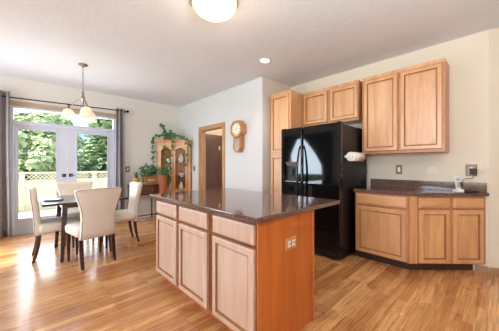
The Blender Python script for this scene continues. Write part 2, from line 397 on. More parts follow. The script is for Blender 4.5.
def patio_leaf(name, xa, xb, hinge_left, label):
    t_ = thing(name, label, 'door', (xa, YF+0.03, 0.03)); t_['kind'] = 'structure'
    W = xb - xa; H = 1.92; s = 0.128 if hinge_left else 0.128
    gx0, gx1 = (0.040, W-0.15) if hinge_left else (0.13, W-0.095)
    z0, z1 = 0.23, 1.845
    f_ = MB()
    f_.box(0, gx0, -0.022, 0.022, 0, H).box(gx1, W, -0.022, 0.022, 0, H).box(gx0, gx1, -0.022, 0.022, 0, z0).box(gx0, gx1, -0.022, 0.022, z1, H)
    f_.build('door_leaf', M['vinyl'], t_, bevel=0.003)
    g = MB()
    for (a, b_, c_, d_) in ((gx0, gx0+0.022, z0, z1), (gx1-0.022, gx1, z0, z1)): g.box(a+0.0005, b_, -0.030, -0.0225, c_, d_)
    g.box(gx0+0.022, gx1-0.022, -0.030, -0.0225, z0, z0+0.022).box(gx0+0.022, gx1-0.022, -0.030, -0.0225, z1-0.022, z1)
    g.build('glazing_bead', M['vinyl'], t_, bevel=0.003)
    MB().box(gx0+0.001, gx1-0.001, -0.004, 0.004, z0+0.001, z1-0.001).build('glass_pane', M['glass'], t_)
    hx = W-0.052 if hinge_left else 0.052
    h = MB().box(hx-0.03, hx+0.03, -0.030, -0.0225, 0.97, 1.03).build('handle', M['iron'], t_, bevel=0.004)
    sgn = -1 if hinge_left else 1
    MB().tube([(hx, -0.030, 1.0), (hx, -0.065, 1.0), (hx+sgn*0.012, -0.07, 1.0), (hx+sgn*0.05, -0.068, 0.998)], 0.008).build('lever', M['nickel'], h)
patio_leaf('door_1', X0+0.022, xm-0.002, True, 'left white patio door with one tall glass pane')
patio_leaf('door_2', xm+0.002, X1-0.022, False, 'right white patio door with one tall glass pane')

# bay window on the west side with tied-back drapes (seen mirrored in the fridge)
wb = thing('window_2', 'side window of the dining nook', 'window', (-1.68, 4.15, 0.68)); wb['kind'] = 'structure'
f_ = MB(); f_.box(-0.05, 0.05, 0.001, 0.05, 0.001, 1.569).box(-0.05, 0.05, 1.5, 1.549, 0.001, 1.569).box(-0.05, 0.05, 0.05, 1.5, 0.001, 0.05).box(-0.05, 0.05, 0.05, 1.5, 1.52, 1.569)
f_.build('window_frame', M['vinyl'], wb, bevel=0.003)
MB().box(-0.003, 0.003, 0.051, 1.499, 0.051, 1.519).build('glass_pane', M['glass'], wb)

def drape(name, pts_fn, z0, z1, nz, nx, mat, parent, thick=0.005):
    mb_ = MB(); g = [[mb_.bm.verts.new(pts_fn(i/nx, z0+(z1-z0)*j/nz)) for i in range(nx+1)] for j in range(nz+1)]
    for j in range(nz):
        for i in range(nx):
            f = mb_.bm.faces.new((g[j][i], g[j][i+1], g[j+1][i+1], g[j+1][i])); f.smooth = True
    return mb_.build(name, mat, parent, solid=thick)

def side_drape(y_wall, y_mid, label):
    """tied back drape in front of window_2; y_wall the outer edge, y_mid the edge at the rod"""
    t_ = thing('drape', label, 'drape', (-1.55, y_wall, 0.0), 0, 'tied-back drapes of the side window')
    span = y_mid - y_wall
    def fn(u, z):
        k_ = max(0.0, min(1.0, (z-0.75)/(2.32-0.75)))
        wdt = span*(0.20 + 0.80*k_**1.7)
        if z < 0.75: wdt = span*(0.20 + 0.2*(0.75-z)/0.75)
        return (0.02*math.sin(u*34) , u*wdt, z)
    drape('cloth', fn, 0.04, 2.30, 20, 70, M['drape'], t_)
    return t_
side_drape(3.78, 5.0, 'dark tied-back drape left of the side window')
side_drape(5.77, 5.02, 'dark tied-back drape right of the side window')
tag(MB().tube([(-1.55, 3.72, 2.33), (-1.55, 5.78, 2.33)], 0.012).build('curtain_rod', M['iron']), 'black curtain rod over the side window', 'curtain rod')

# patio curtains
def curtain(xa, xb, z0, label):
    t_ = thing('curtain', label, 'curtain', (xa, 5.70, 0), 0, 'grommet curtains beside the patio doors')
    W = xb - xa
    nf = max(2, round(W/0.085))
    def fn(u, z):
        k_ = (z - z0)/(2.44 - z0); a = 0.044*(1 - 0.15*k_)
        return (u*W*(1.0 + 0.10*(1-k_)) - 0.03*(1-k_)*W, a*math.sin(u*nf*2*PI) + 0.008*math.sin(u*9 + z*2.1), z)
    drape('cloth', fn, z0, 2.46, 16, nf*14, M['curtain'], t_)
    for k_ in range(nf*2):
        u = (k_+0.5)/(nf*2); x = u*W
        MB().tube([(x, 0.022*math.cos(q), 2.415+0.022*math.sin(q)) for q in [2*PI*s_/12 for s_ in range(12)]], 0.004, 5, closed=True).build('grommet', M['nickel'], t_)
    return t_
curtain(-0.44, -0.145, 0.02, 'taupe grommet curtain left of the patio doors')
curtain(1.475, 1.635, 0.02, 'taupe grommet curtain right of the patio doors')
cr = thing('curtain_rod', 'long black curtain rod over the patio doors with ball finial', 'curtain rod', (0, 5.70, 2.375)); cr.rotation_euler = (0, -0.024, 0)
MB().tube([(-0.62, 0, 0), (1.68, 0, 0)], 0.0105, 10).build('rod', M['iron'], cr)
for xx in (-0.64, 1.70):
    MB().rings([[(xx + 0.03*math.cos(a_), 0.03*math.sin(a_)*math.cos(q), 0.03*math.sin(a_)*math.sin(q)) for q in [2*PI*s_/12 for s_ in range(12)]] for a_ in [PI*(i+0.5)/8 for i in range(8)]]).build('finial', M['iron'], cr)
for xx in (-0.50, 0.66, 1.66):
    MB().tube([(xx, 0.099, -0.02), (xx, 0.012, -0.015)], 0.006).box(xx-0.012, xx+0.012, 0.093, 0.099, -0.05, 0.02).build('bracket', M['iron'], cr)

# ------------------------------------------------------------------ cabinets
DOORLV = lambda t_: [(0.0, -t_+0.006), (0.006, -t_), (0.043, -t_), (0.045, -t_+0.016), (0.055, -t_+0.017), (0.059, -t_+0.010), (0.071, -t_+0.009)]
DRAWLV = lambda t_: [(0.0, -t_+0.008), (0.004, -t_+0.004), (0.010, -t_+0.003), (0.016, -t_)]
def cab_door(parent, x0, x1, z0, z1, name='door'):
    o = MB().nested(x1-x0, z1-z0, DOORLV(0.027), x0, z0, -0.0005, dark=(3, 4)).build(name, M['cab'], parent, bevel=0.0012, seg=1)
    o.data.materials.append(M['groove_shade']); return o
def cab_drawer(parent, x0, x1, z0, z1):
    return MB().nested(x1-x0, z1-z0, DRAWLV(0.027), x0, z0, -0.0005).build('drawer_front', M['cab_x'], parent, bevel=0.0012, seg=1)

def upper(y_left, W, D, z0, z1, doors, label, group, x_front):
    """wall cabinet facing -X; local x runs towards world -Y"""
    t_ = thing('wall_cabinet', label, 'cabinet', (x_front, y_left, z0), -PI/2, group)
    H = z1 - z0
    c_ = MB().box(0, W, 0.0, D, 0, H)
    c_.build('body', M['cab_edge'], t_, bevel=0.002)
    for (a, b_) in doors: cab_door(t_, a, b_, 0.035, H-0.055)
    MB().box(-0.0, W, -0.008, -0.0005, H-0.045, H).build('top_rail', M['cab'], t_, bevel=0.002)
    return t_
XF = 3.49; DU = 3.808 - XF
upper(1.352, 0.452, DU, 1.38, 2.45, [(0.030, 0.442)], 'tall wall cabinet next to the fridge, left of the pair over the counter', 'honey maple wall cabinets', XF)
upper(0.899, 0.464, DU, 1.38, 2.45, [(0.022, 0.440)], 'tall wall cabinet at the right end of the row over the counter', 'honey maple wall cabinets', XF)
upper(2.333, 0.455, DU, 1.875, 2.45, [(0.026, 0.448)], 'short wall cabinet over the fridge, next to the tall pantry', 'honey maple wall cabinets', XF)
upper(1.877, 0.476, DU, 1.875, 2.45, [(0.052, 0.466)], 'short wall cabinet over the right side of the fridge', 'honey maple wall cabinets', XF)

# tall pantry
pc = thing('pantry_cabinet', 'tall narrow maple pantry cabinet left of the black fridge', 'cabinet', (3.15, 2.772, 0), -PI/2)
MB().box(0, 0.432, 0, 0.656, 0.10, 2.45).build('body', M['cab'], pc, bevel=0.002)
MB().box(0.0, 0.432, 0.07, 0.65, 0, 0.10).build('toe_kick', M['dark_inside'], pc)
cab_door(pc, 0.03, 0.40, 1.435, 2.40); cab_door(pc, 0.03, 0.40, 0.13, 1.395)

# base cabinet left (faces the room)
bc = thing('base_cabinet', 'maple base cabinet with one drawer and one wide door, beside the fridge', 'cabinet', (3.20, 1.328, 0), -PI/2)
MB().box(0, 0.607, 0, 0.607, 0.10, 0.872).build('body', M['cab_edge'], bc, bevel=0.002)
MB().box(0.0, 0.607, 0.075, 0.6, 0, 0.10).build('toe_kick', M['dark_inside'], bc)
cab_drawer(bc, 0.022, 0.582, 0.725, 0.852); cab_door(bc, 0.022, 0.582, 0.115, 0.695)

# angled base cabinet
LD = 0.853
ac = thing('base_cabinet', 'angled maple end base cabinet with two drawers over two doors', 'cabinet', (3.201, 0.719, 0), -PI/4)
s2 = math.sqrt(0.5)
tri = [(0, 0), (LD, 0), (LD+0.004, 0.004), (LD/2+0.002, LD/2+0.0)]
MB().prism(tri, 0.10, 0.872).build('body', M['cab_edge'], ac, bevel=0.002)
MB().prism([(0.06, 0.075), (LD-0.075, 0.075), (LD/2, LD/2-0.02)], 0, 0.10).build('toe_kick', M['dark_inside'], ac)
MB().box(0.004, 0.088, -0.006, -0.0005, 0.10, 0.872).build('filler_stile', M['cab'], ac, bevel=0.002)
for (a, b_) in ((0.103, 0.438), (0.482, 0.812)):
    cab_drawer(ac, a, b_, 0.738, 0.852); cab_door(ac, a, b_, 0.115, 0.712)

# counter with backsplash
ct = thing('countertop', 'brown granite counter with cut corner over the right base cabinets', 'countertop', (0, 0, 0))
MB().prism([(3.170, 1.340), (3.170, 0.708), (3.786, 0.084), (3.806, 0.096), (3.806, 1.357)], 0.874, 0.912).build('slab', M['granite'], ct, bevel=0.006, seg=3)
MB().box(3.786, 3.808, 0.105, 1.345, 0.9125, 1.022).build('backsplash', M['granite'], ct, bevel=0.003)

# ------------------------------------------------------------------ island
isl = thing('kitchen_island', 'maple kitchen island with three drawers over three doors', 'island', (1.05, 2.535, 0), -PI/2)
MB().box(0, 1.500, 0, 0.60, 0.10, 0.870).build('body', M['island_frame'], isl, bevel=0.002)
MB().box(0.0, 1.49, 0.065, 0.59, 0, 0.10).build('toe_kick', M['panel_end'], isl)
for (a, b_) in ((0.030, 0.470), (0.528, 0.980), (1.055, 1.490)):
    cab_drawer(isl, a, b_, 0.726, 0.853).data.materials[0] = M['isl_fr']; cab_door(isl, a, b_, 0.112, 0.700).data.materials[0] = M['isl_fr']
ep = MB().box(1.501, 1.512, -0.004, 0.60, 0.0, 0.870).build('end_panel', M['panel_end'], isl, bevel=0.002, label='orange oak end panel')
MB().box(1.501, 1.522, 0.601, 0.622, 0.0, 0.870).build('corner_post', M['panel_end'], isl, bevel=0.003)
tag(MB().box(1.010, 2.090, 1.0, 2.65, 0.872, 0.905).build('island_countertop', M['granite'], bevel=0.007, seg=3), 'large glossy brown granite slab on the kitchen island', 'countertop')

def outlet(name, label, cat, loc, rz, plate=M['white_plastic'], kind='duplex', w_=0.075, h_=0.118, group=None, inner=None):
    t_ = thing(name, label, cat, loc, rz, group)
    MB().nested(w_, h_, [(0, -0.003), (0.004, -0.006)], -w_/2, -h_/2, -0.0005).build('plate', plate, t_)
    if kind == 'duplex':
        for zz in (-0.024, 0.024):
            s_ = MB().lathe([(0.0165, 0), (0.016, 0.002)], n=16).build('socket', inner or M['white_plastic'], t_, loc=(0, -0.0065, zz)); s_.rotation_euler = (PI/2, 0, 0)
            MB().box(-0.007, -0.004, -0.0002, 0.0002+0.008, -0.0001, 0.0022).box(0.004, 0.007, 0, 0.008, 0, 0.0022).build('slots', M['black_plastic'], s_, loc=(0, -0.004, 0.001))
    else:
        MB().nested(0.033, 0.066, [(0, -0.008), (0.003, -0.0095)], -0.0165, -0.033, -0.0062).build('switch', inner or M['white_plastic'], t_)
    return t_
# sideways outlet on the island end (two outlets beside each other)
io = thing('power_outlet', 'tan double power outlet on the orange end panel of the island', 'outlet', (1.378, 1.0225, 0.672), 0)
MB().nested(0.125, 0.085, [(0, -0.003), (0.004, -0.006)], -0.0625, -0.0425, -0.0005).build('plate', plain('tan_plate', (206, 140, 84), 0.5), io)
for xx in (-0.026, 0.026):
    MB().nested(0.034, 0.044, [(0, -0.009), (0.004, -0.011)], xx-0.017, -0.022, -0.0062).build('socket', M['white_plastic'], io)
    MB().box(xx-0.009, xx-0.005, -0.0125, -0.0112, -0.004, 0.008).box(xx+0.005, xx+0.009, -0.0125, -0.0112, -0.004, 0.008).build('slots', M['black_plastic'], io)

outlet('light_switch', 'bronze framed rocker switch under the tall wall cabinets', 'light switch', (3.81, 0.976, 1.164), -PI/2, M['bronze'], 'rocker', 0.078, 0.125)
outlet('power_outlet', 'white duplex outlet on the cream wall above the backsplash', 'outlet', (3.81, 0.616, 1.162), -PI/2, M['cream_plate'], 'duplex', 0.118, 0.08)
outlet('power_outlet', 'bronze framed outlet near the right wall corner with a black adapter', 'outlet', (3.81, 0.235, 1.165), -PI/2, M['bronze'], 'duplex', 0.10, 0.135)
outlet('light_switch', 'bronze switch plate on the wall beside the right patio curtain', 'light switch', (1.725, 5.8, 1.135), 0, M['bronze'], 'rocker', 0.085, 0.13)
outlet('light_switch', 'dark bronze switch plate between the corner cabinet and the doorway', 'light switch', (3.0, 5.07, 1.15), -PI/2, M['bronze'], 'rocker', 0.07, 0.13, inner=M['iron'])

# adapter + cord + cordless phone
ad = thing('power_adapter', 'black plug-in adapter with a thin cord to the phone', 'adapter', (3.79, 0.215, 1.118), -PI/2)
MB().box(-0.030, 0.030, -0.045, 0.0, 0.0, 0.068).build('plug_block', M['black_plastic'], ad, bevel=0.006)
MB().tube([(0.0, -0.022, 0.0), (0.002, -0.024, -0.025), (-0.01, -0.03, -0.045), (-0.05, -0.035, -0.05), (-0.08, -0.04, -0.06), (-0.10, -0.06, -0.12), (-0.105, -0.075, -0.185), (-0.11, -0.09, -0.198)], 0.003, 6).build('cord', M['black_plastic'], ad)
ph = thing('cordless_phone', 'white cordless phone standing in its charging cradle on the counter', 'phone', (3.665, 0.330, 0.9135), -R(50))
MB().rings([[( -0.045+0.09*a_, -0.04+0.085*b_, 0.0) for a_, b_ in ((0,0),(1,0),(1,1),(0,1))], [( -0.043+0.086*a_, -0.037+0.08*b_, 0.014) for a_, b_ in ((0,0),(1,0),(1,1),(0,1))], [(-0.030+0.06*a_, -0.01+0.05*b_, 0.034) for a_, b_ in ((0,0),(1,0),(1,1),(0,1))]], smooth=False).build('cradle', M['white_plastic'], ph, bevel=0.003)
hs = MB().box(-0.023, 0.023, -0.012, 0.012, 0, 0.165).build('handset', M['white_plastic'], ph, loc=(0, 0.008, 0.020), bevel=0.009, seg=3); hs.rotation_euler = (-R(12), 0, 0)
MB().box(-0.016, 0.016, -0.0135, -0.0122, 0.105, 0.140).build('screen', M['grey_plastic'], hs)
MB().box(-0.016, 0.016, -0.0135, -0.0122, 0.03, 0.092).build('keypad', M['grey_plastic'], hs)
tr = thing('desk_tray', 'small black flat case lying on the counter beside the phone', 'case', (3.655, 0.225, 0.9135), -R(60))
MB().box(-0.055, 0.055, -0.04, 0.04, 0, 0.022).build('case', M['black_plastic'], tr, bevel=0.008, seg=3)
MB().box(-0.008, 0.008, -0.0425, -0.0402, 0.006, 0.018).build('clasp', M['iron'], tr)

# ------------------------------------------------------------------ fridge
fg = thing('refrigerator', 'glossy black side-by-side refrigerator with ice and water dispenser', 'refrigerator', (2.945, 2.325, 0), -PI/2)
FW = 0.945; FH = 1.765
MB().box(0.003, FW-0.003, 0, 0.80, 0.03, FH-0.012).build('body', M['fridge_side'], fg, bevel=0.006)
SPL = 0.385
def fdoor(x0, x1, name):
    """door with rounded vertical front edges"""
    d_ = 0.068; r_ = 0.022; pts = [(x0, -0.004)]
    for k_ in range(6): a_ = PI + PI/2*k_/5; pts.append((x0+r_+r_*math.cos(a_), -d_+r_+r_*math.sin(a_)))
    for k_ in range(6): a_ = 1.5*PI + PI/2*k_/5; pts.append((x1-r_+r_*math.cos(a_), -d_+r_+r_*math.sin(a_)))
    pts.append((x1, -0.004))
    return pts, d_
pts, d_ = fdoor(0.0, SPL-0.004, 'door')
# left door with a dispenser opening: prism pieces around it
dx0, dx1, dz0, dz1 = 0.085, 0.300, 0.98, 1.275
mb = MB()
mb.prism(pts, 0.115, dz0).prism(pts, dz1, FH)
lp = [p for p in pts[:7]] + [(dx0, -d_), (dx0, -0.004)]
rp_ = [(dx1, -d_)] + pts[7:] + [(dx1, -0.004)]
mb.prism(lp, dz0, dz1).prism(rp_, dz0, dz1)
ld = mb.build('door', M['fridge'], fg)
for p in ld.data.polygons: p.use_smooth = False
pts, d_ = fdoor(SPL+0.004, FW, 'door')
rd = MB().prism(pts, 0.115, FH).build('door', M['fridge'], fg)
dp = MB().box(dx0, dx1, -0.030, -0.005, dz0, dz1).build('dispenser', M['black_plastic'], ld)
MB().rings([[(dx0+0.004, -0.070, dz1-0.004), (dx1-0.004, -0.070, dz1-0.004), (dx1-0.004, -0.032, dz1-0.004), (dx0+0.004, -0.032, dz1-0.004)], [(dx0+0.03, -0.050, dz1-0.065), (dx1-0.03, -0.050, dz1-0.065), (dx1-0.03, -0.032, dz1-0.065), (dx0+0.03, -0.032, dz1-0.065)]], smooth=False).build('control_panel', M['nickel'], ld, bevel=0.002, label='silver dispenser controls')
MB().box(0.17, 0.215, -0.058, -0.032, dz0+0.09, dz0+0.195).build('paddle', M['black_plastic'], ld, bevel=0.006)
MB().box(dx0+0.004, dx1-0.004, -0.074, -0.032, dz0+0.001, dz0+0.012).build('drip_tray', M['nickel'], ld, bevel=0.002)
def handle(x, sgn):
    P_ = []
    for k_ in range(15):
        u = k_/14; z = 0.60 + 0.90*u
        o_ = math.sin(PI*u)
        P_.append((x + sgn*0.012*o_, -0.074 - 0.060*o_**0.6, z))
    h = MB().tube(P_, [0.010 + 0.006*math.sin(PI*k_/14) for k_ in range(15)], 10).build('handle', M['fridge'], fg)
handle(SPL-0.028, -1); handle(SPL+0.028, 1)
mb = MB().box(0.01, FW-0.01, -0.045, -0.002, 0.03, 0.107)
for k_ in range(5): mb.box(0.03, FW-0.03, -0.050, -0.0452, 0.04+0.013*k_, 0.046+0.013*k_)
mb.build('base_grille', M['black_plastic'], fg, bevel=0.002)
for xx in (0.06, FW-0.06):
    MB().lathe([(0.022, 0), (0.022, 0.008), (0.012, 0.012), (0.012, 0.03)], (xx, 0.03, 0.0005), 14).build('foot', M['grey_plastic'], fg)
for xx in (0.03, FW-0.03):
    MB().box(xx-0.022, xx+0.022, -0.05, 0.05, FH+0.001, FH+0.016).build('hinge_cover', M['black_plastic'], fg, bevel=0.005)

# paper towel roll on the fridge side
pt = thing('paper_towel_holder', 'white paper towel roll in a holder on the right side of the fridge', 'paper towel', (3.03, 1.3150, 1.335), 0)
MB().tube([(0.0, 0, 0), (0.33, 0, 0)], 0.060, 28).build('paper_roll', M['paper'], pt)
MB().tube([(-0.022, 0, 0), (-0.001, 0, 0)], 0.030, 20).build('end_knob', M['white_plastic'], pt)
MB().box(-0.030, -0.022, -0.01, 0.060, -0.014, 0.014).box(0.342, 0.350, -0.01, 0.060, -0.014, 0.014).box(-0.030, 0.350, 0.0605, 0.0665, -0.014, 0.014).build('bracket', M['white_plastic'], pt, bevel=0.002)
MB().tube([(0.331, 0, 0), (0.341, 0, 0)], 0.014, 12).build('end_cap', M['white_plastic'], pt)

# ------------------------------------------------------------------ lamps
# flush ceiling light
fl = thing('flush_ceiling_light', 'round alabaster glass flush ceiling light with metal rim', 'ceiling light', (1.276, 1.80, CH), 0)
MB().lathe([(0.14, -0.001), (0.15, -0.02), (0.13, -0.032)], n=32).build('ceiling_plate', M['nickel'], fl)
MB().lathe([(0.205, -0.045), (0.20, -0.075), (0.175, -0.115), (0.13, -0.145), (0.07, -0.162), (0.012, -0.168)], n=36).build('glass_bowl', M['lamp_glass'], fl)
mb = MB().tube([(0.208*math.cos(a_), 0.208*math.sin(a_), -0.044) for a_ in [2*PI*k_/40 for k_ in range(40)]], 0.007, 6, closed=True)
mb.build('rim', M['nickel'], fl)
for k_ in range(3):
    a_ = R(20) + 2*PI*k_/3
    MB().tube([(0.14*math.cos(a_), 0.14*math.sin(a_), -0.02), (0.225*math.cos(a_), 0.225*math.sin(a_), -0.03), (0.23*math.cos(a_), 0.23*math.sin(a_), -0.06), (0.205*math.cos(a_), 0.205*math.sin(a_), -0.082)], 0.006, 6).build('clip', M['nickel'], fl)
pl = bpy.data.lights.new('flush_light_bulb', 'POINT'); pl.energy = 7; pl.color = (1, 0.84, 0.62); pl.shadow_soft_size = 0.15
po = bpy.data.objects.new('flush_light_bulb', pl); COL.objects.link(po); po.location = (1.276, 1.80, CH-0.26)

# recessed downlights (one in view, plus one added fill spot, unseen and without a fixture)
rl0 = thing('recessed_downlight', 'small round recessed downlight by the corner of the clock wall', 'downlight', (2.565, 2.366, CH), 0, None)
MB().rings([[(r_*math.cos(2*PI*i/28), r_*math.sin(2*PI*i/28), z_) for i in range(28)] for r_, z_ in ((0.092, -0.0005), (0.090, -0.006), (0.068, -0.010), (0.064, -0.004))], cap=False).build('trim_ring', M['white_trim'], rl0)
MB().lathe([(0.064, -0.001), (0.063, -0.005)], n=28).build('lens', M['spot_glow'], rl0)
sp = bpy.data.lights.new('downlight_and_fill_spot', 'SPOT'); sp.energy = 24; sp.spot_size = R(130); sp.spot_blend = 0.8; sp.color = (1, 0.88, 0.70); sp.shadow_soft_size = 0.06
for (x, y) in ((2.565, 2.366), (2.5, -0.6)):
    so = bpy.data.objects.new('downlight_and_fill_spot', sp); COL.objects.link(so); so.location = (x, y, CH-0.03)
# added point light to brighten the hall, with no lamp in view
hl = bpy.data.lights.new('hall_fill', 'POINT'); hl.energy = 30; hl.color = (1, 0.80, 0.56); hl.shadow_soft_size = 0.12
ho = bpy.data.objects.new('hall_fill', hl); COL.objects.link(ho); ho.location = (4.2, 4.2, 2.45)

# chandelier
chd = thing('chandelier', 'three-light chandelier with bell glass shades over the dining table', 'chandelier', (0.67, 4.36, CH), 0)
MB().lathe([(0.062, -0.001), (0.062, -0.012), (0.045, -0.024), (0.012, -0.032), (0.010, -0.05)], n=24).build('canopy', M['nickel'], chd)
mb = MB()
for k_ in range(14):
    z_ = -0.055 - k_*0.0245; o_ = k_ % 2
    mb.tube([((0.008*math.cos(q) if o_ else 0), (0 if o_ else 0.008*math.cos(q)), z_ + 0.016*math.sin(q)) for q in [2*PI*s_/10 for s_ in range(10)]], 0.0028, 5, closed=True)
mb.build('chain', M['nickel'], chd)
MB().lathe([(0.004, 0), (0.014, -0.01), (0.010, -0.03), (0.018, -0.05), (0.011, -0.07), (0.024, -0.10), (0.030, -0.125), (0.014, -0.15), (0.010, -0.30), (0.017, -0.32), (0.004, -0.345)], (0, 0, -0.395), 16).build('stem', M['nickel'], chd)
rt = Vector((0.724, -0.69, 0)); fw = Vector((0.69, 0.724, 0))
for (a_, b_) in ((-0.21, -0.02), (0.15, -0.14), (-0.02, 0.20)):
    v = rt*a_ + fw*b_
    arm = MB().tube([tuple(v*s_ + Vector((0, 0, z_))) for s_, z_ in ((0.06, -0.52), (0.30, -0.535), (0.55, -0.575), (0.80, -0.63), (0.95, -0.655), (1.0, -0.68))], 0.007, 8).build('arm', M['nickel'], chd)
    shd = MB().rings([[(v.x + r_*math.cos(2*PI*i/24), v.y + r_*math.sin(2*PI*i/24), z_) for i in range(24)] for r_, z_ in ((0.024, -0.675), (0.050, -0.690), (0.070, -0.725), (0.079, -0.765), (0.084, -0.800), (0.094, -0.825), (0.090, -0.825), (0.080, -0.797), (0.074, -0.762), (0.064, -0.725), (0.045, -0.695), (0.020, -0.681))], cap=True).build('shade', M['shade_glow'], chd)
    MB().lathe([(0.020, 0), (0.030, -0.012), (0.027, -0.024)], (v.x, v.y, -0.655), 14).build('socket_cap', M['nickel'], chd)
cb = bpy.data.lights.new('chandelier_bulbs', 'POINT'); cb.energy = 6; cb.color = (1, 0.85, 0.66); cb.shadow_soft_size = 0.2
co = bpy.data.objects.new('chandelier_bulbs', cb); COL.objects.link(co); co.location = (0.67, 4.36, 1.86)

# ------------------------------------------------------------------ dining set
TX, TY = 0.645, 4.20
tb = thing('dining_table', 'square espresso wood dining table with splayed legs', 'table', (TX, TY, 0), 0)
MB().box(-0.475, 0.475, -0.475, 0.475, 0.728, 0.755).build('tabletop', M['espresso'], tb, bevel=0.006)
mb = MB(); a_ = 0.270; c_ = 0.315
mb.box(-a_, a_, -c_, -c_+0.022, 0.665, 0.7275).box(-a_, a_, c_-0.022, c_, 0.665, 0.7275).box(-a_, -a_+0.022, -c_+0.022, c_-0.022, 0.665, 0.7275).box(a_-0.022, a_, -c_+0.022, c_-0.022, 0.665, 0.7275)
mb.build('apron', M['espresso'], tb)
for sx in (-1, 1):
    for sy in (-1, 1):
        def sq(x, y, h, z): return [(x-h, y-h, z), (x+h, y-h, z), (x+h, y+h, z), (x-h, y+h, z)]
        MB().rings([sq(sx*0.278, sy*0.365, 0.019, 0.0), sq(sx*0.238, sy*0.285, 0.030, 0.727)], smooth=False).build('leg', M['espresso'], tb, bevel=0.003)

def rrect(cx, cy, w_, d_, r_, z, n=5, ztilt=0):
    out = []
    for (sx, sy, a0) in ((1, 1, 0), (-1, 1, PI/2), (-1, -1, PI), (1, -1, 1.5*PI)):
        for k_ in range(n):
            a_ = a0 + PI/2*k_/(n-1)
            y_ = cy + sy*(d_/2 - r_) + r_*math.sin(a_)
            out.append((cx + sx*(w_/2 - r_) + r_*math.cos(a_), y_, z + ztilt*(y_-cy)))
    return out

def make_chair(label, group):
    """front is local -Y"""
    t_ = thing('dining_chair', label, 'chair', (0, 0, 0), 0, group)
    # seat cushion
    MB().rings([rrect(0, 0.0, 0.40, 0.40, 0.03, 0.362), rrect(0, -0.005, 0.43, 0.43, 0.04, 0.375), rrect(0, -0.008, 0.445, 0.445, 0.05, 0.41), rrect(0, -0.008, 0.445, 0.445, 0.05, 0.445), rrect(0, -0.005, 0.43, 0.43, 0.06, 0.468), rrect(0, 0, 0.38, 0.38, 0.06, 0.482), rrect(0, 0, 0.20, 0.2, 0.06, 0.487)]).build('seat', M['cream'], t_)
    # back: waisted, flaring towards the top
    prof = [(0.335, 0.36, 0.215), (0.345, 0.385, 0.215), (0.42, 0.385, 0.217), (0.50, 0.375, 0.222), (0.58, 0.370, 0.232), (0.66, 0.385, 0.246), (0.74, 0.42, 0.262), (0.81, 0.465, 0.280), (0.885, 0.510, 0.297), (0.918, 0.522, 0.305), (0.935, 0.510, 0.309), (0.942, 0.47, 0.311)]
    rg = []; th = 0.074
    for i, (z, w_, y) in enumerate(prof):
        tt = th*(0.55 if i in (0, len(prof)-1) else 0.85 if i == len(prof)-2 else 1.0)
        ring = rrect(0, y, w_, tt, min(0.026, tt*0.42), z)
        # gentle wing curve forward at the edges
        ring = [(x_, y_ - 0.10*max(0, (z-0.5))*(abs(x_)/0.25)**2, z_) for x_, y_, z_ in ring]
        rg.append(ring)
    MB().rings(rg).build('backrest', M['cream'], t_)
    pp = []
    for (z, w_, y) in prof[1:-2]: pp.append((-w_/2+0.006, y+th/2-0.006-0.10*max(0, z-0.5)*(w_/0.5)**2, z))
    pp.append((-0.22, 0.333, 0.935)); pp.append((0, 0.345, 0.941)); pp.append((0.22, 0.333, 0.935))
    for (z, w_, y) in reversed(prof[1:-2]): pp.append((w_/2-0.006, y+th/2-0.006-0.10*max(0, z-0.5)*(w_/0.5)**2, z))
    MB().tube(pp, 0.0045, 6).build('piping', M['piping'], t_)
    def sqr(x, y, h, z): return [(x-h, y-h, z), (x+h, y-h, z), (x+h, y+h, z), (x-h, y+h, z)]
    for sx in (-1, 1):
        MB().rings([sqr(sx*0.185, -0.185, 0.013, 0), sqr(sx*0.185, -0.18, 0.021, 0.36)], smooth=False).build('leg', M['espresso'], t_, bevel=0.003)
        MB().rings([sqr(sx*0.178, y_, h_, z_) for y_, h_, z_ in ((0.262, 0.015, 0), (0.238, 0.018, 0.09), (0.220, 0.020, 0.18), (0.210, 0.021, 0.27), (0.203, 0.021, 0.334))], smooth=False).build('leg', M['espresso'], t_, bevel=0.003)
    return t_
G = 'cream dining chairs around the table'
c0 = make_chair('cream dining chair with its back to the camera, nearest of the four', G)
def put(c_, x, y, deg, label):
    c_.location = (x, y, 0); c_.rotation_euler = (0, 0, R(deg)); c_['label'] = label
put(c0, 0.645, 3.655, 190, 'cream dining chair with its full back to the camera, nearest of the four')
for (x, y, deg, lab) in ((0.366, 4.195, 89, 'cream dining chair seen from the side at the left end of the table'),
                         (1.10, 4.18, 266, 'cream dining chair at the right end of the table, facing left'),
                         (0.655, 4.75, 0, 'cream dining chair on the far side of the table by the patio doors')):
    put(copy_tree(c0), x, y, deg, lab)

def placemat(x, y, rz, label):
    t_ = thing('placemat', label, 'placemat', (x, y, 0.7555), rz, 'place settings on the dining table')
    MB().rings([rrect(0, 0, 0.30, 0.21, 0.10, 0.0, 8), rrect(0, 0, 0.30, 0.21, 0.10, 0.004, 8)], smooth=False).build('mat', M['placemat'], t_)
placemat(TX-0.34, TY-0.12, R(84), 'charcoal oval placemat at the left end of the dining table')
placemat(TX+0.34, TY-0.05, R(96), 'charcoal oval placemat at the right end of the dining table')
for (x, y, lab) in ((TX-0.34, TY-0.12, 'white plate on the left charcoal placemat'), (TX+0.34, TY-0.05, 'white plate on the right charcoal placemat')):
    tag(MB().lathe([(0.05, 0), (0.056, 0.002), (0.085, 0.014), (0.083, 0.017), (0.055, 0.006), (0.002, 0.005)], (0, 0, 0), 28).build('plate', M['china'], loc=(x, y, 0.7605)), lab, 'plate', 'place settings on the dining table')

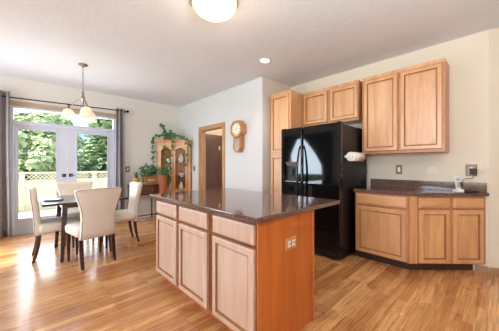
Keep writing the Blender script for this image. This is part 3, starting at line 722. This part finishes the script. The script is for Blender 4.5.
# ------------------------------------------------------------------ console with plants
cs = thing('console_table', 'dark reddish wood console table against the wall beneath the ivy planter', 'console table', (1.73, 5.43, 0), 0)
MB().box(-0.015, 0.555, -0.015, 0.350, 0.765, 0.79).build('top', M['mahogany'], cs, bevel=0.005)
MB().box(0.0, 0.54, 0.0, 0.345, 0.555, 0.7645).build('body', M['mahogany'], cs, bevel=0.003)
for (a, b_) in ((0.02, 0.265), (0.275, 0.52)):
    dr = MB().nested(b_-a, 0.165, DRAWLV(0.012), a, 0.578, -0.0005).build('drawer', M['mahogany'], cs)
    MB().lathe([(0.006, 0), (0.006, 0.012), (0.014, 0.018), (0.002, 0.026)], n=12).build('knob', M['brass'], dr, loc=((a+b_)/2, -0.0125, 0.66)).rotation_euler = (PI/2, 0, 0)
for (x, y) in ((0.022, 0.022), (0.518, 0.022), (0.022, 0.322), (0.518, 0.322)):
    MB().rings([rrect(x, y, 0.022, 0.022, 0.004, 0, 3), rrect(x, y, 0.036, 0.036, 0.004, 0.554, 3)], smooth=False).build('leg', M['mahogany'], cs)
MB().box(0.035, 0.505, 0.012, 0.030, 0.10, 0.125).build('stretcher', M['mahogany'], cs, bevel=0.003)

def leaf_mesh(mb_, c, size, nrm, up=None):
    """heart-shaped leaf with a folded midrib"""
    n = Vector(nrm).normalized(); u = n.orthogonal().normalized()
    u = Matrix.Rotation(random.uniform(0, 2*PI), 3, n) @ u
    v = n.cross(u)
    P_ = [(0, 0, -0.10), (0.42, -0.22, 0.05), (0.50, 0.25, 0.08), (0, 1.0, -0.04), (-0.50, 0.25, 0.08), (-0.42, -0.22, 0.05)]
    vs = [mb_.bm.verts.new(Vector(c) + (u*a + v*b + n*d)*size) for a, b, d in P_]
    for f in ((0, 1, 2), (0, 2, 3), (0, 3, 4), (0, 4, 5)): mb_.bm.faces.new([vs[i] for i in f])

def bushy(mb_, n, fn, s0, s1):
    for _ in range(n):
        c, nr = fn(); leaf_mesh(mb_, c, random.uniform(s0, s1), nr)

pb = thing('ivy_planter', 'ivy in a wooden crate planter with white lettering on the console', 'potted plant', (2.11, 5.50, 0.791), 0)
mb = MB(); W_, D_, H_ = 0.29, 0.17, 0.19
mb.box(-W_/2, W_/2, -D_/2, -D_/2+0.012, 0, H_).box(-W_/2, W_/2, D_/2-0.012, D_/2, 0, H_).box(-W_/2, -W_/2+0.012, -D_/2+0.012, D_/2-0.012, 0, H_).box(W_/2-0.012, W_/2, -D_/2+0.012, D_/2-0.012, 0, H_).box(-W_/2+0.012, W_/2-0.012, -D_/2+0.012, D_/2-0.012, 0, 0.01)
mb.build('crate', M['crate'], pb, bevel=0.003)
MB().box(-W_/2-0.005, W_/2+0.005, -D_/2-0.006, -D_/2-0.0005, H_-0.03, H_-0.002).box(-W_/2-0.005, W_/2+0.005, -D_/2-0.006, -D_/2-0.0005, 0.004, 0.03).build('rail', M['crate'], pb, bevel=0.002)
MB().tube([(-0.075+0.15*k_/24, -D_/2-0.004, H_/2 + 0.004 + 0.022*math.sin(k_*1.15)*(1 - 0.4*k_/24)) for k_ in range(25)], 0.0045, 5).build('white_script', M['white_plastic'], pb, label='white cursive scrawl')
MB().box(-W_/2+0.013, W_/2-0.013, -D_/2+0.013, D_/2-0.013, 0.15, 0.172).build('soil', M['soil'], pb)
def f1():
    a = random.uniform(0, 2*PI); r = random.random()**0.5; z = random.random()
    return (-0.03+0.19*r*math.cos(a), -0.02+0.12*r*math.sin(a), 0.19 + 0.30*z*(1-0.35*r) + 0.0), (math.cos(a)*0.7, -0.6+math.sin(a)*0.6, 0.7)
mb = MB(); bushy(mb, 230, f1, 0.032, 0.058); mb.build('foliage', M['leaf'], pb)
mb = MB()
for k_ in range(14):
    a = random.uniform(0, 2*PI); mb.tube([(0.05*math.cos(a), 0.03*math.sin(a), 0.17), (0.10*math.cos(a)-0.02, 0.05*math.sin(a), 0.28), (0.16*math.cos(a)-0.04, 0.08*math.sin(a)-0.01, 0.37)], 0.003, 5)
mb.build('stems', M['leaf'], pb)

yp = thing('potted_plant', 'small plant in a yellow glazed pot at the left end of the console', 'potted plant', (1.815, 5.50, 0.791), 0)
MB().lathe([(0.048, 0), (0.058, 0.04), (0.066, 0.11), (0.070, 0.16), (0.064, 0.16), (0.058, 0.12), (0.002, 0.12)], n=24).build('pot', M['yellow_pot'], yp)
mb = MB()
for k_ in range(26):
    a = random.uniform(0, 2*PI); r = random.uniform(0.2, 1); h_ = random.uniform(0.12, 0.2)
    mb.tube([(0.01*math.cos(a), 0.01*math.sin(a), 0.125), (0.03*r*math.cos(a), 0.03*r*math.sin(a), 0.125+h_*0.5), (0.07*r*math.cos(a), 0.06*r*math.sin(a), 0.125+h_)], [0.004, 0.006, 0.001], 5)
mb.build('leaves', M['leaf'], yp)

# ------------------------------------------------------------------ corner curio cabinet
hx, hy = 2.362, 5.738; HW = 0.82
hc = thing('corner_curio_cabinet', 'golden oak corner curio cabinet with two glass doors', 'cabinet', (hx, hy, 0), -PI/4)
def loc2(wx, wy):
    dx, dy = wx-hx, wy-hy; return ((dx-dy)*s2, (dx+dy)*s2)
foot = [(0, 0), (HW, 0), loc2(2.985, 5.19), loc2(2.985, 5.785), loc2(2.392, 5.785)]
mid = loc2(2.985, 5.785)
def inset(pts, k_):
    c_ = (sum(p[0] for p in pts)/len(pts), sum(p[1] for p in pts)/len(pts))
    return [(c_[0]+(p[0]-c_[0])*k_, c_[1]+(p[1]-c_[1])*k_) for p in pts]
mb = MB(); mb.prism(foot, 0.08, 0.60).prism(foot, 1.745, 1.775)
# back panels and side posts
def slab(p, q, th_, z0, z1):
    d_ = Vector((q[0]-p[0], q[1]-p[1])).normalized(); n_ = Vector((-d_.y, d_.x))*th_
    mb.prism([p, q, (q[0]+n_.x, q[1]+n_.y), (p[0]+n_.x, p[1]+n_.y)], z0, z1)
slab(foot[2], foot[3], 0.012, 0.60, 1.745); slab(foot[3], foot[4], 0.012, 0.60, 1.745)
mb.box(0, 0.065, 0, 0.03, 0.60, 1.745).box(HW-0.065, HW, 0, 0.03, 0.60, 1.745).box(0.065, HW-0.065, 0, 0.03, 1.70, 1.745)
mb.build('body', M['hutch'], hc)
MB().prism(inset(foot, 0.97), 0, 0.08).build('plinth', M['hutch'], hc)
big = [(-0.035, -0.03), (HW+0.035, -0.03), (HW+0.0, 0.024), loc2(2.986, 5.19), loc2(2.986, 5.786), loc2(2.39, 5.786), (0.0, 0.024)]
mb = MB(); mb.prism([(-0.012, -0.014), (HW+0.012, -0.014)] + foot[2:], 1.776, 1.80).prism([(-0.022, -0.03), (HW+0.022, -0.03)] + foot[2:], 1.80, 1.83)
mb.build('crown', M['hutch'], hc, bevel=0.004)
for z_ in (0.93, 1.28): MB().prism(inset(foot, 0.90), z_, z_+0.008).build('shelf', M['cab_glass'], hc)
def arch_door(x0, x1):
    W2 = x1-x0; z0, z1 = 0.615, 1.695; s_ = 0.045
    m1 = MB().box(x0, x0+s_, -0.020, -0.001, z0, z1).box(x1-s_, x1, -0.020, -0.001, z0, z1).box(x0+s_, x1-s_, -0.020, -0.001, z0, z0+s_)
    # arched top rail
    n = 10; top = []
    for k_ in range(n+1):
        u = k_/n; top.append((x0+s_+(W2-2*s_)*u, z1-0.115+0.065*math.sin(PI*u)))
    m1.prism_xz([(x0+s_, z1)] + top + [(x1-s_, z1)], -0.020, -0.001)
    d_ = m1.build('door', M['hutch'], hc)
    MB().box(x0+s_, x1-s_, -0.011, -0.008, z0+s_, z1-0.05).build('glass_pane', M['cab_glass'], d_)
    m2 = MB()
    xm_ = (x0+x1)/2
    m2.tube([(xm_-0.055, -0.014, z0+s_), (xm_-0.075, -0.014, 0.95), (xm_-0.03, -0.014, 1.22), (xm_, -0.014, 1.40), (xm_+0.03, -0.014, 1.22), (xm_+0.075, -0.014, 0.95), (xm_+0.055, -0.014, z0+s_)], 0.006, 6)
    m2.tube([(xm_, -0.014, 1.40), (xm_, -0.014, z1-0.052)], 0.006, 6)
    m2.build('mullion', M['brass'], d_)
    return d_
arch_door(0.07, 0.405); d_ = arch_door(0.415, 0.75)
MB().lathe([(0.005, 0), (0.005, 0.01), (0.011, 0.016), (0.002, 0.022)], n=12).build('knob', M['brass'], d_, loc=(0.43, -0.0205, 1.10)).rotation_euler = (PI/2, 0, 0)
for (a, b_) in ((0.07, 0.405), (0.415, 0.75)):
    MB().nested(b_-a, 0.46, DOORLV(0.018), a, 0.115, -0.0005).build('lower_door', M['hutch'], hc)
# china inside
def world_of(lx, ly): return (hx + (lx+ly)*s2, hy + (-lx+ly)*s2)
items = [(0.24, 0.14, 0.9385, 'white china vase on the middle shelf of the curio cabinet', 0), (0.56, 0.15, 0.9385, 'white china bowl on the middle shelf of the curio cabinet', 1),
         (0.30, 0.13, 0.601, 'white china pitcher on the floor of the curio cabinet, left', 0), (0.55, 0.14, 0.601, 'white china urn on the floor of the curio cabinet, right', 0),
         (0.27, 0.13, 1.2885, 'white china dish on the top shelf of the curio cabinet, left', 1), (0.55, 0.13, 1.2885, 'white china vase on the top shelf of the curio cabinet, right', 0)]
for lx, ly, z_, lab, kd in items:
    x, y = world_of(lx, ly)
    if kd == 0:
        o = MB().lathe([(0.035, 0), (0.06, 0.05), (0.065, 0.10), (0.04, 0.16), (0.022, 0.19), (0.035, 0.22), (0.030, 0.22), (0.016, 0.19), (0.002, 0.15)], n=20).build('china_vase', M['china'], loc=(x, y, z_)); tag(o, lab, 'vase', 'china in the curio cabinet')
    else:
        o = MB().lathe([(0.035, 0), (0.04, 0.01), (0.08, 0.06), (0.095, 0.10), (0.090, 0.10), (0.05, 0.03), (0.002, 0.02)], n=20).build('china_bowl', M['china'], loc=(x, y, z_)); tag(o, lab, 'bowl', 'china in the curio cabinet')

fv = thing('floor_vase', 'tall terracotta vase standing on the floor in front of the curio cabinet', 'vase', (2.31, 5.265, 0))
MB().lathe([(0.085, 0), (0.09, 0.03), (0.062, 0.06), (0.066, 0.40), (0.078, 0.80), (0.092, 0.985), (0.096, 1.0), (0.096, 1.02), (0.084, 1.02), (0.070, 0.90), (0.002, 0.86)], n=26).build('vase_body', M['terracotta'], fv)
mb = MB()
for k_ in range(36):
    a = random.uniform(0, 2*PI); r = random.uniform(0.03, 0.14)
    leaf_mesh(mb, (r*math.cos(a), r*math.sin(a), 1.02+random.uniform(0, 0.14)), random.uniform(0.045, 0.07), (math.cos(a)*.5, -0.7, 0.6))
mb.build('foliage', M['leaf'], fv)
MB().tube([(0, 0, 0.87), (0.01, 0, 1.0), (0.02, -0.01, 1.1)], 0.006, 6).build('stems', M['leaf'], fv)

# trailing plant on the curio cabinet
vx, vy = world_of(0.22, 0.22)
vp = thing('trailing_plant', 'trailing pothos in a small tan pot on top of the curio cabinet', 'potted plant', (vx, vy, 1.831), -PI/4)
MB().lathe([(0.045, 0), (0.055, 0.07), (0.060, 0.07), (0.060, 0.085), (0.052, 0.085), (0.050, 0.07), (0.002, 0.068)], n=22).build('pot', M['casing'], vp)
vines = [[(0, 0, 0.11), (-0.05, -0.08, 0.20), (-0.08, -0.10, 0.27), (-0.09, -0.12, 0.33), (-0.13, -0.14, 0.37)],
         [(0, 0, 0.11), (0.10, -0.10, 0.17), (0.16, -0.22, 0.20), (0.20, -0.275, 0.10), (0.21, -0.285, -0.05), (0.16, -0.29, -0.30), (0.14, -0.29, -0.55), (0.13, -0.29, -0.78), (0.05, -0.29, -0.95)],
         [(0, 0, 0.11), (-0.15, -0.12, 0.14), (-0.27, -0.22, 0.08), (-0.285, -0.29, -0.1), (-0.25, -0.30, -0.35), (-0.28, -0.30, -0.55), (-0.20, -0.30, -0.72)],
         [(0, 0, 0.11), (0.18, -0.05, 0.13), (0.36, -0.18, 0.06), (0.50, -0.26, 0.05), (0.56, -0.28, 0.0), (0.57, -0.29, -0.25), (0.54, -0.29, -0.45), (0.50, -0.29, -0.62)],
         [(0, 0, 0.11), (0.05, -0.10, 0.16), (0.02, -0.22, 0.12), (0.0, -0.285, -0.02), (0.02, -0.29, -0.35), (0.06, -0.29, -0.62), (0.10, -0.29, -0.85), (0.12, -0.29, -1.05)]]
mv, ml = MB(), MB()
for v in vines:
    P_ = [Vector(p) for p in v]; fine = []
    for i in range(len(P_)-1):
        for k_ in range(5): fine.append(P_[i].lerp(P_[i+1], k_/5) + Vector((random.uniform(-.008, .008), 0, random.uniform(-.008, .008))))
    fine.append(P_[-1]); mv.tube([tuple(p) for p in fine], 0.003, 5)
    for i, p in enumerate(fine[3:]):
        if random.random() < 0.8:
            leaf_mesh(ml, p + Vector((random.uniform(-.035, .035), random.uniform(-.03, -.01), random.uniform(-.03, .03))), random.uniform(0.045, 0.075), (random.uniform(-.4, .4), -1, random.uniform(-.1, .7)))
for k_ in range(16):
    a = random.uniform(0, 2*PI); r = random.uniform(0.03, 0.12)
    leaf_mesh(ml, (r*math.cos(a)*1.3, r*math.sin(a), 0.11+random.uniform(0, 0.10)), random.uniform(0.045, 0.075), (math.cos(a)*.5, -0.7, 0.6))
mv.build('vines', M['leaf'], vp); ml.build('foliage', M['leaf'], vp)

# ------------------------------------------------------------------ wall clock
wc = thing('wall_clock', 'oak schoolhouse wall clock with octagonal head and pendulum box', 'clock', (2.998, 3.39, 1.465), -PI/2)
def octo(r, cz=0.0): return [(r*math.cos(PI/8+PI/4*k_), cz + r*math.sin(PI/8+PI/4*k_)) for k_ in range(8)]
HC = 0.43; r8 = 0.176
MB().prism_xz([(-0.105, 0.085), (-0.055, 0.0), (0.055, 0.0), (0.105, 0.085), (0.105, 0.33), (-0.105, 0.33)], -0.095, 0).prism_xz(octo(r8, HC), -0.105, 0).build('case', M['clock_wood'], wc, bevel=0.006)
# octagonal moulding frame
rgs = []
for r_, y_ in ((r8, -0.106), (r8-0.012, -0.128), (r8-0.035, -0.130), (r8-0.050, -0.112), (r8-0.050, -0.106)):
    rgs.append([(x_, y_, z_) for x_, z_ in octo(r_, HC)])
MB().rings(rgs, cap=False, smooth=False).build('bezel', M['clock_wood'], wc)
dl = MB().rings([[(0.120*math.cos(2*PI*i/32), y_, HC+0.120*math.sin(2*PI*i/32)) for i in range(32)] for y_ in (-0.106, -0.112)], smooth=False).build('dial', M['dial'], wc)
mb = MB()
for k_ in range(12):
    a_ = PI/2 - k_*PI/6; ca, sa = math.cos(a_), math.sin(a_)
    p, q = 0.088, 0.108; wd = 0.006
    mb.prism_xz([(p*ca-wd*sa, HC+p*sa+wd*ca), (p*ca+wd*sa, HC+p*sa-wd*ca), (q*ca+wd*sa, HC+q*sa-wd*ca), (q*ca-wd*sa, HC+q*sa+wd*ca)], -0.1135, -0.1122)
mb.build('hour_marks', M['iron'], dl)
mb = MB()
for a_, ln, wd in ((R(60), 0.055, 0.005), (R(-20), 0.085, 0.0035)):
    ca, sa = math.cos(a_), math.sin(a_); mb.prism_xz([(-wd*sa, HC+wd*ca), (wd*sa, HC-wd*ca), (ln*ca, HC+ln*sa)], -0.1165, -0.1150)
mb.build('hands', M['iron'], dl)
MB().tube([(0.126*math.cos(2*PI*k_/32), -0.113, HC+0.126*math.sin(2*PI*k_/32)) for k_ in range(32)], 0.006, 6, closed=True).build('dial_ring', M['brass'], wc)
mb = MB()
fo = [(-0.100, 0.088), (-0.052, 0.006), (0.052, 0.006), (0.100, 0.088), (0.085, 0.25), (-0.085, 0.25)]; fi = [(-0.066, 0.096), (-0.034, 0.042), (0.034, 0.042), (0.066, 0.096), (0.06, 0.235), (-0.06, 0.235)]
n = 6; A = [mb.bm.verts.new((x, -0.0955, z)) for x, z in fo]; B = [mb.bm.verts.new((x, -0.112, z)) for x, z in fo]; C_ = [mb.bm.verts.new((x, -0.112, z)) for x, z in fi]; D__ = [mb.bm.verts.new((x, -0.0955, z)) for x, z in fi]
for i in range(n):
    j = (i+1) % n
    for a, b_ in ((A, B), (B, C_), (C_, D__), (D__, A)): mb.bm.faces.new((a[i], a[j], b_[j], b_[i]))
mb.build('pendulum_door', M['clock_wood'], wc)
MB().prism_xz(fi, -0.0985, -0.0965).build('door_backing', M['grey_plastic'], wc)
MB().tube([(0, -0.103, 0.23), (0, -0.103, 0.12)], 0.003, 6).rings([[(0.026*math.cos(2*PI*i/20), y_, 0.105+0.026*math.sin(2*PI*i/20)) for i in range(20)] for y_ in (-0.100, -0.107)], smooth=False).build('pendulum', M['brass'], wc)

# ------------------------------------------------------------------ outside
struct(MB().box(-9, 12, 5.96, 9.4, -0.30, -0.12).build('patio_ground', M['patio']), 'pale concrete patio outside the doors')
struct(MB().box(-25, 30, 9.4, 45, -0.45, -0.20).build('lawn_ground', M['grass']), 'green lawn past the patio')
struct(MB().box(-25, -5.3, -12, 9.4, -0.45, -0.20).build('side_lawn_ground', M['grass']))

fn = thing('garden_fence', 'cream vinyl fence with a lattice top beyond the patio', 'fence', (0, 9.8, -0.20), 0)
for x in range(-4, 9):
    px_ = x*1.83
    if -4 < px_ < 12: MB().box(px_-0.06, px_+0.06, -0.06, 0.06, 0, 1.225).build('post', M['fence'], fn)
for x in range(-2, 6):
    xa, xb = x*1.83+0.061, (x+1)*1.83-0.061
    mb = MB()
    nb = 11; bw = (xb-xa)/nb
    for k_ in range(nb): mb.box(xa+bw*k_+0.003, xa+bw*(k_+1)-0.003, -0.011, 0.011, 0.10, 0.90)
    mb.box(xa, xb, -0.025, 0.025, 0.02, 0.10).box(xa, xb, -0.025, 0.025, 0.90, 0.97).box(xa, xb, -0.025, 0.025, 1.17, 1.22)
    mb.build('panel', M['fence'], fn)
    mb = MB(); s_ = 0.10; x_ = xa
    while x_ < xb - 0.2:
        for sgn in (1, -1):
            a, b_ = (x_, x_+0.20) if sgn > 0 else (x_+0.20, x_)
            mb.prism_xz([(a-0.014, 0.97), (a+0.014, 0.97), (b_+0.014, 1.17), (b_-0.014, 1.17)], (-0.006 if sgn > 0 else 0.001), (-0.001 if sgn > 0 else 0.006))
        x_ += s_
    mb.build('lattice', M['fence'], fn)

def tree(x, y, h, r, kind, label):
    t_ = thing('garden_tree' if kind == 0 else 'conifer_tree', label, 'tree', (x, y, -0.2), 0, 'trees beyond the fence')
    MB().tube([(0, 0, 0), (0.05, 0.02, h*0.4), (0, 0.03, h*0.75), (0, 0, h*0.93)], [0.13, 0.10, 0.06, 0.015], 8).build('trunk', M['bark'], t_)
    mb_ = MB()
    if kind == 0:
        blobs = []
        for k_ in range(40):
            a = random.uniform(0, 2*PI); z = random.uniform(0.08, 0.9)*h; rr = r*math.sin(min(1, max(0.12, (1.05 - z/h)*1.3))*PI/2)
            q = random.uniform(0.2, 0.85)*rr; blobs.append((q*math.cos(a), q*math.sin(a), z, random.uniform(0.35, 0.6)*r*0.6))
        for _ in range(8500):
            bx, by, bz, br = random.choice(blobs); d_ = Vector((random.gauss(0, 1), random.gauss(0, 1), random.gauss(0, 1))).normalized()
            leaf_mesh(mb_, Vector((bx, by, bz)) + d_*br*random.uniform(0.75, 1.05), random.uniform(0.10, 0.19), d_ + Vector((0, 0, 0.5)))
    else:
        for _ in range(1100):
            z = h*(0.06 + 0.92*random.random()**1.25); rr = r*(1 - z/h)**0.8 + 0.05
            a = random.uniform(0, 2*PI); L_ = rr*random.uniform(0.75, 1.08)
            for s_ in range(9):
                u = (s_+1)/9; p = Vector((math.cos(a)*L_*u, math.sin(a)*L_*u, z - 0.30*L_*u + 0.16*L_*u*u))
                leaf_mesh(mb_, p + Vector((random.uniform(-.06, .06), random.uniform(-.06, .06), random.uniform(-.04, .02))), random.uniform(0.13, 0.24), (random.uniform(-.6, .6), random.uniform(-.6, .6), 1))
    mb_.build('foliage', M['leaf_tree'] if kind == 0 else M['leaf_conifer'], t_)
tree(-2.5, 12.6, 4.3, 1.3, 1, 'conifer behind the fence at the far left edge of the left patio door')
tree(0.35, 12.0, 3.45, 1.35, 0, 'broad leafy tree behind the fence, filling the left patio door pane')
tree(2.75, 12.4, 4.8, 1.35, 1, 'conifer behind the fence, seen through the right patio door')
tree(5.9, 15.2, 4.6, 1.7, 0, 'leafy tree behind the fence, rightmost in the right patio door')
tree(-2.9, 17.2, 4.2, 2.0, 0, 'leafy tree behind the fence at the far left of the transom window')
tree(1.6, 19.0, 4.8, 2.2, 0, 'taller leafy tree further back between the two doors')
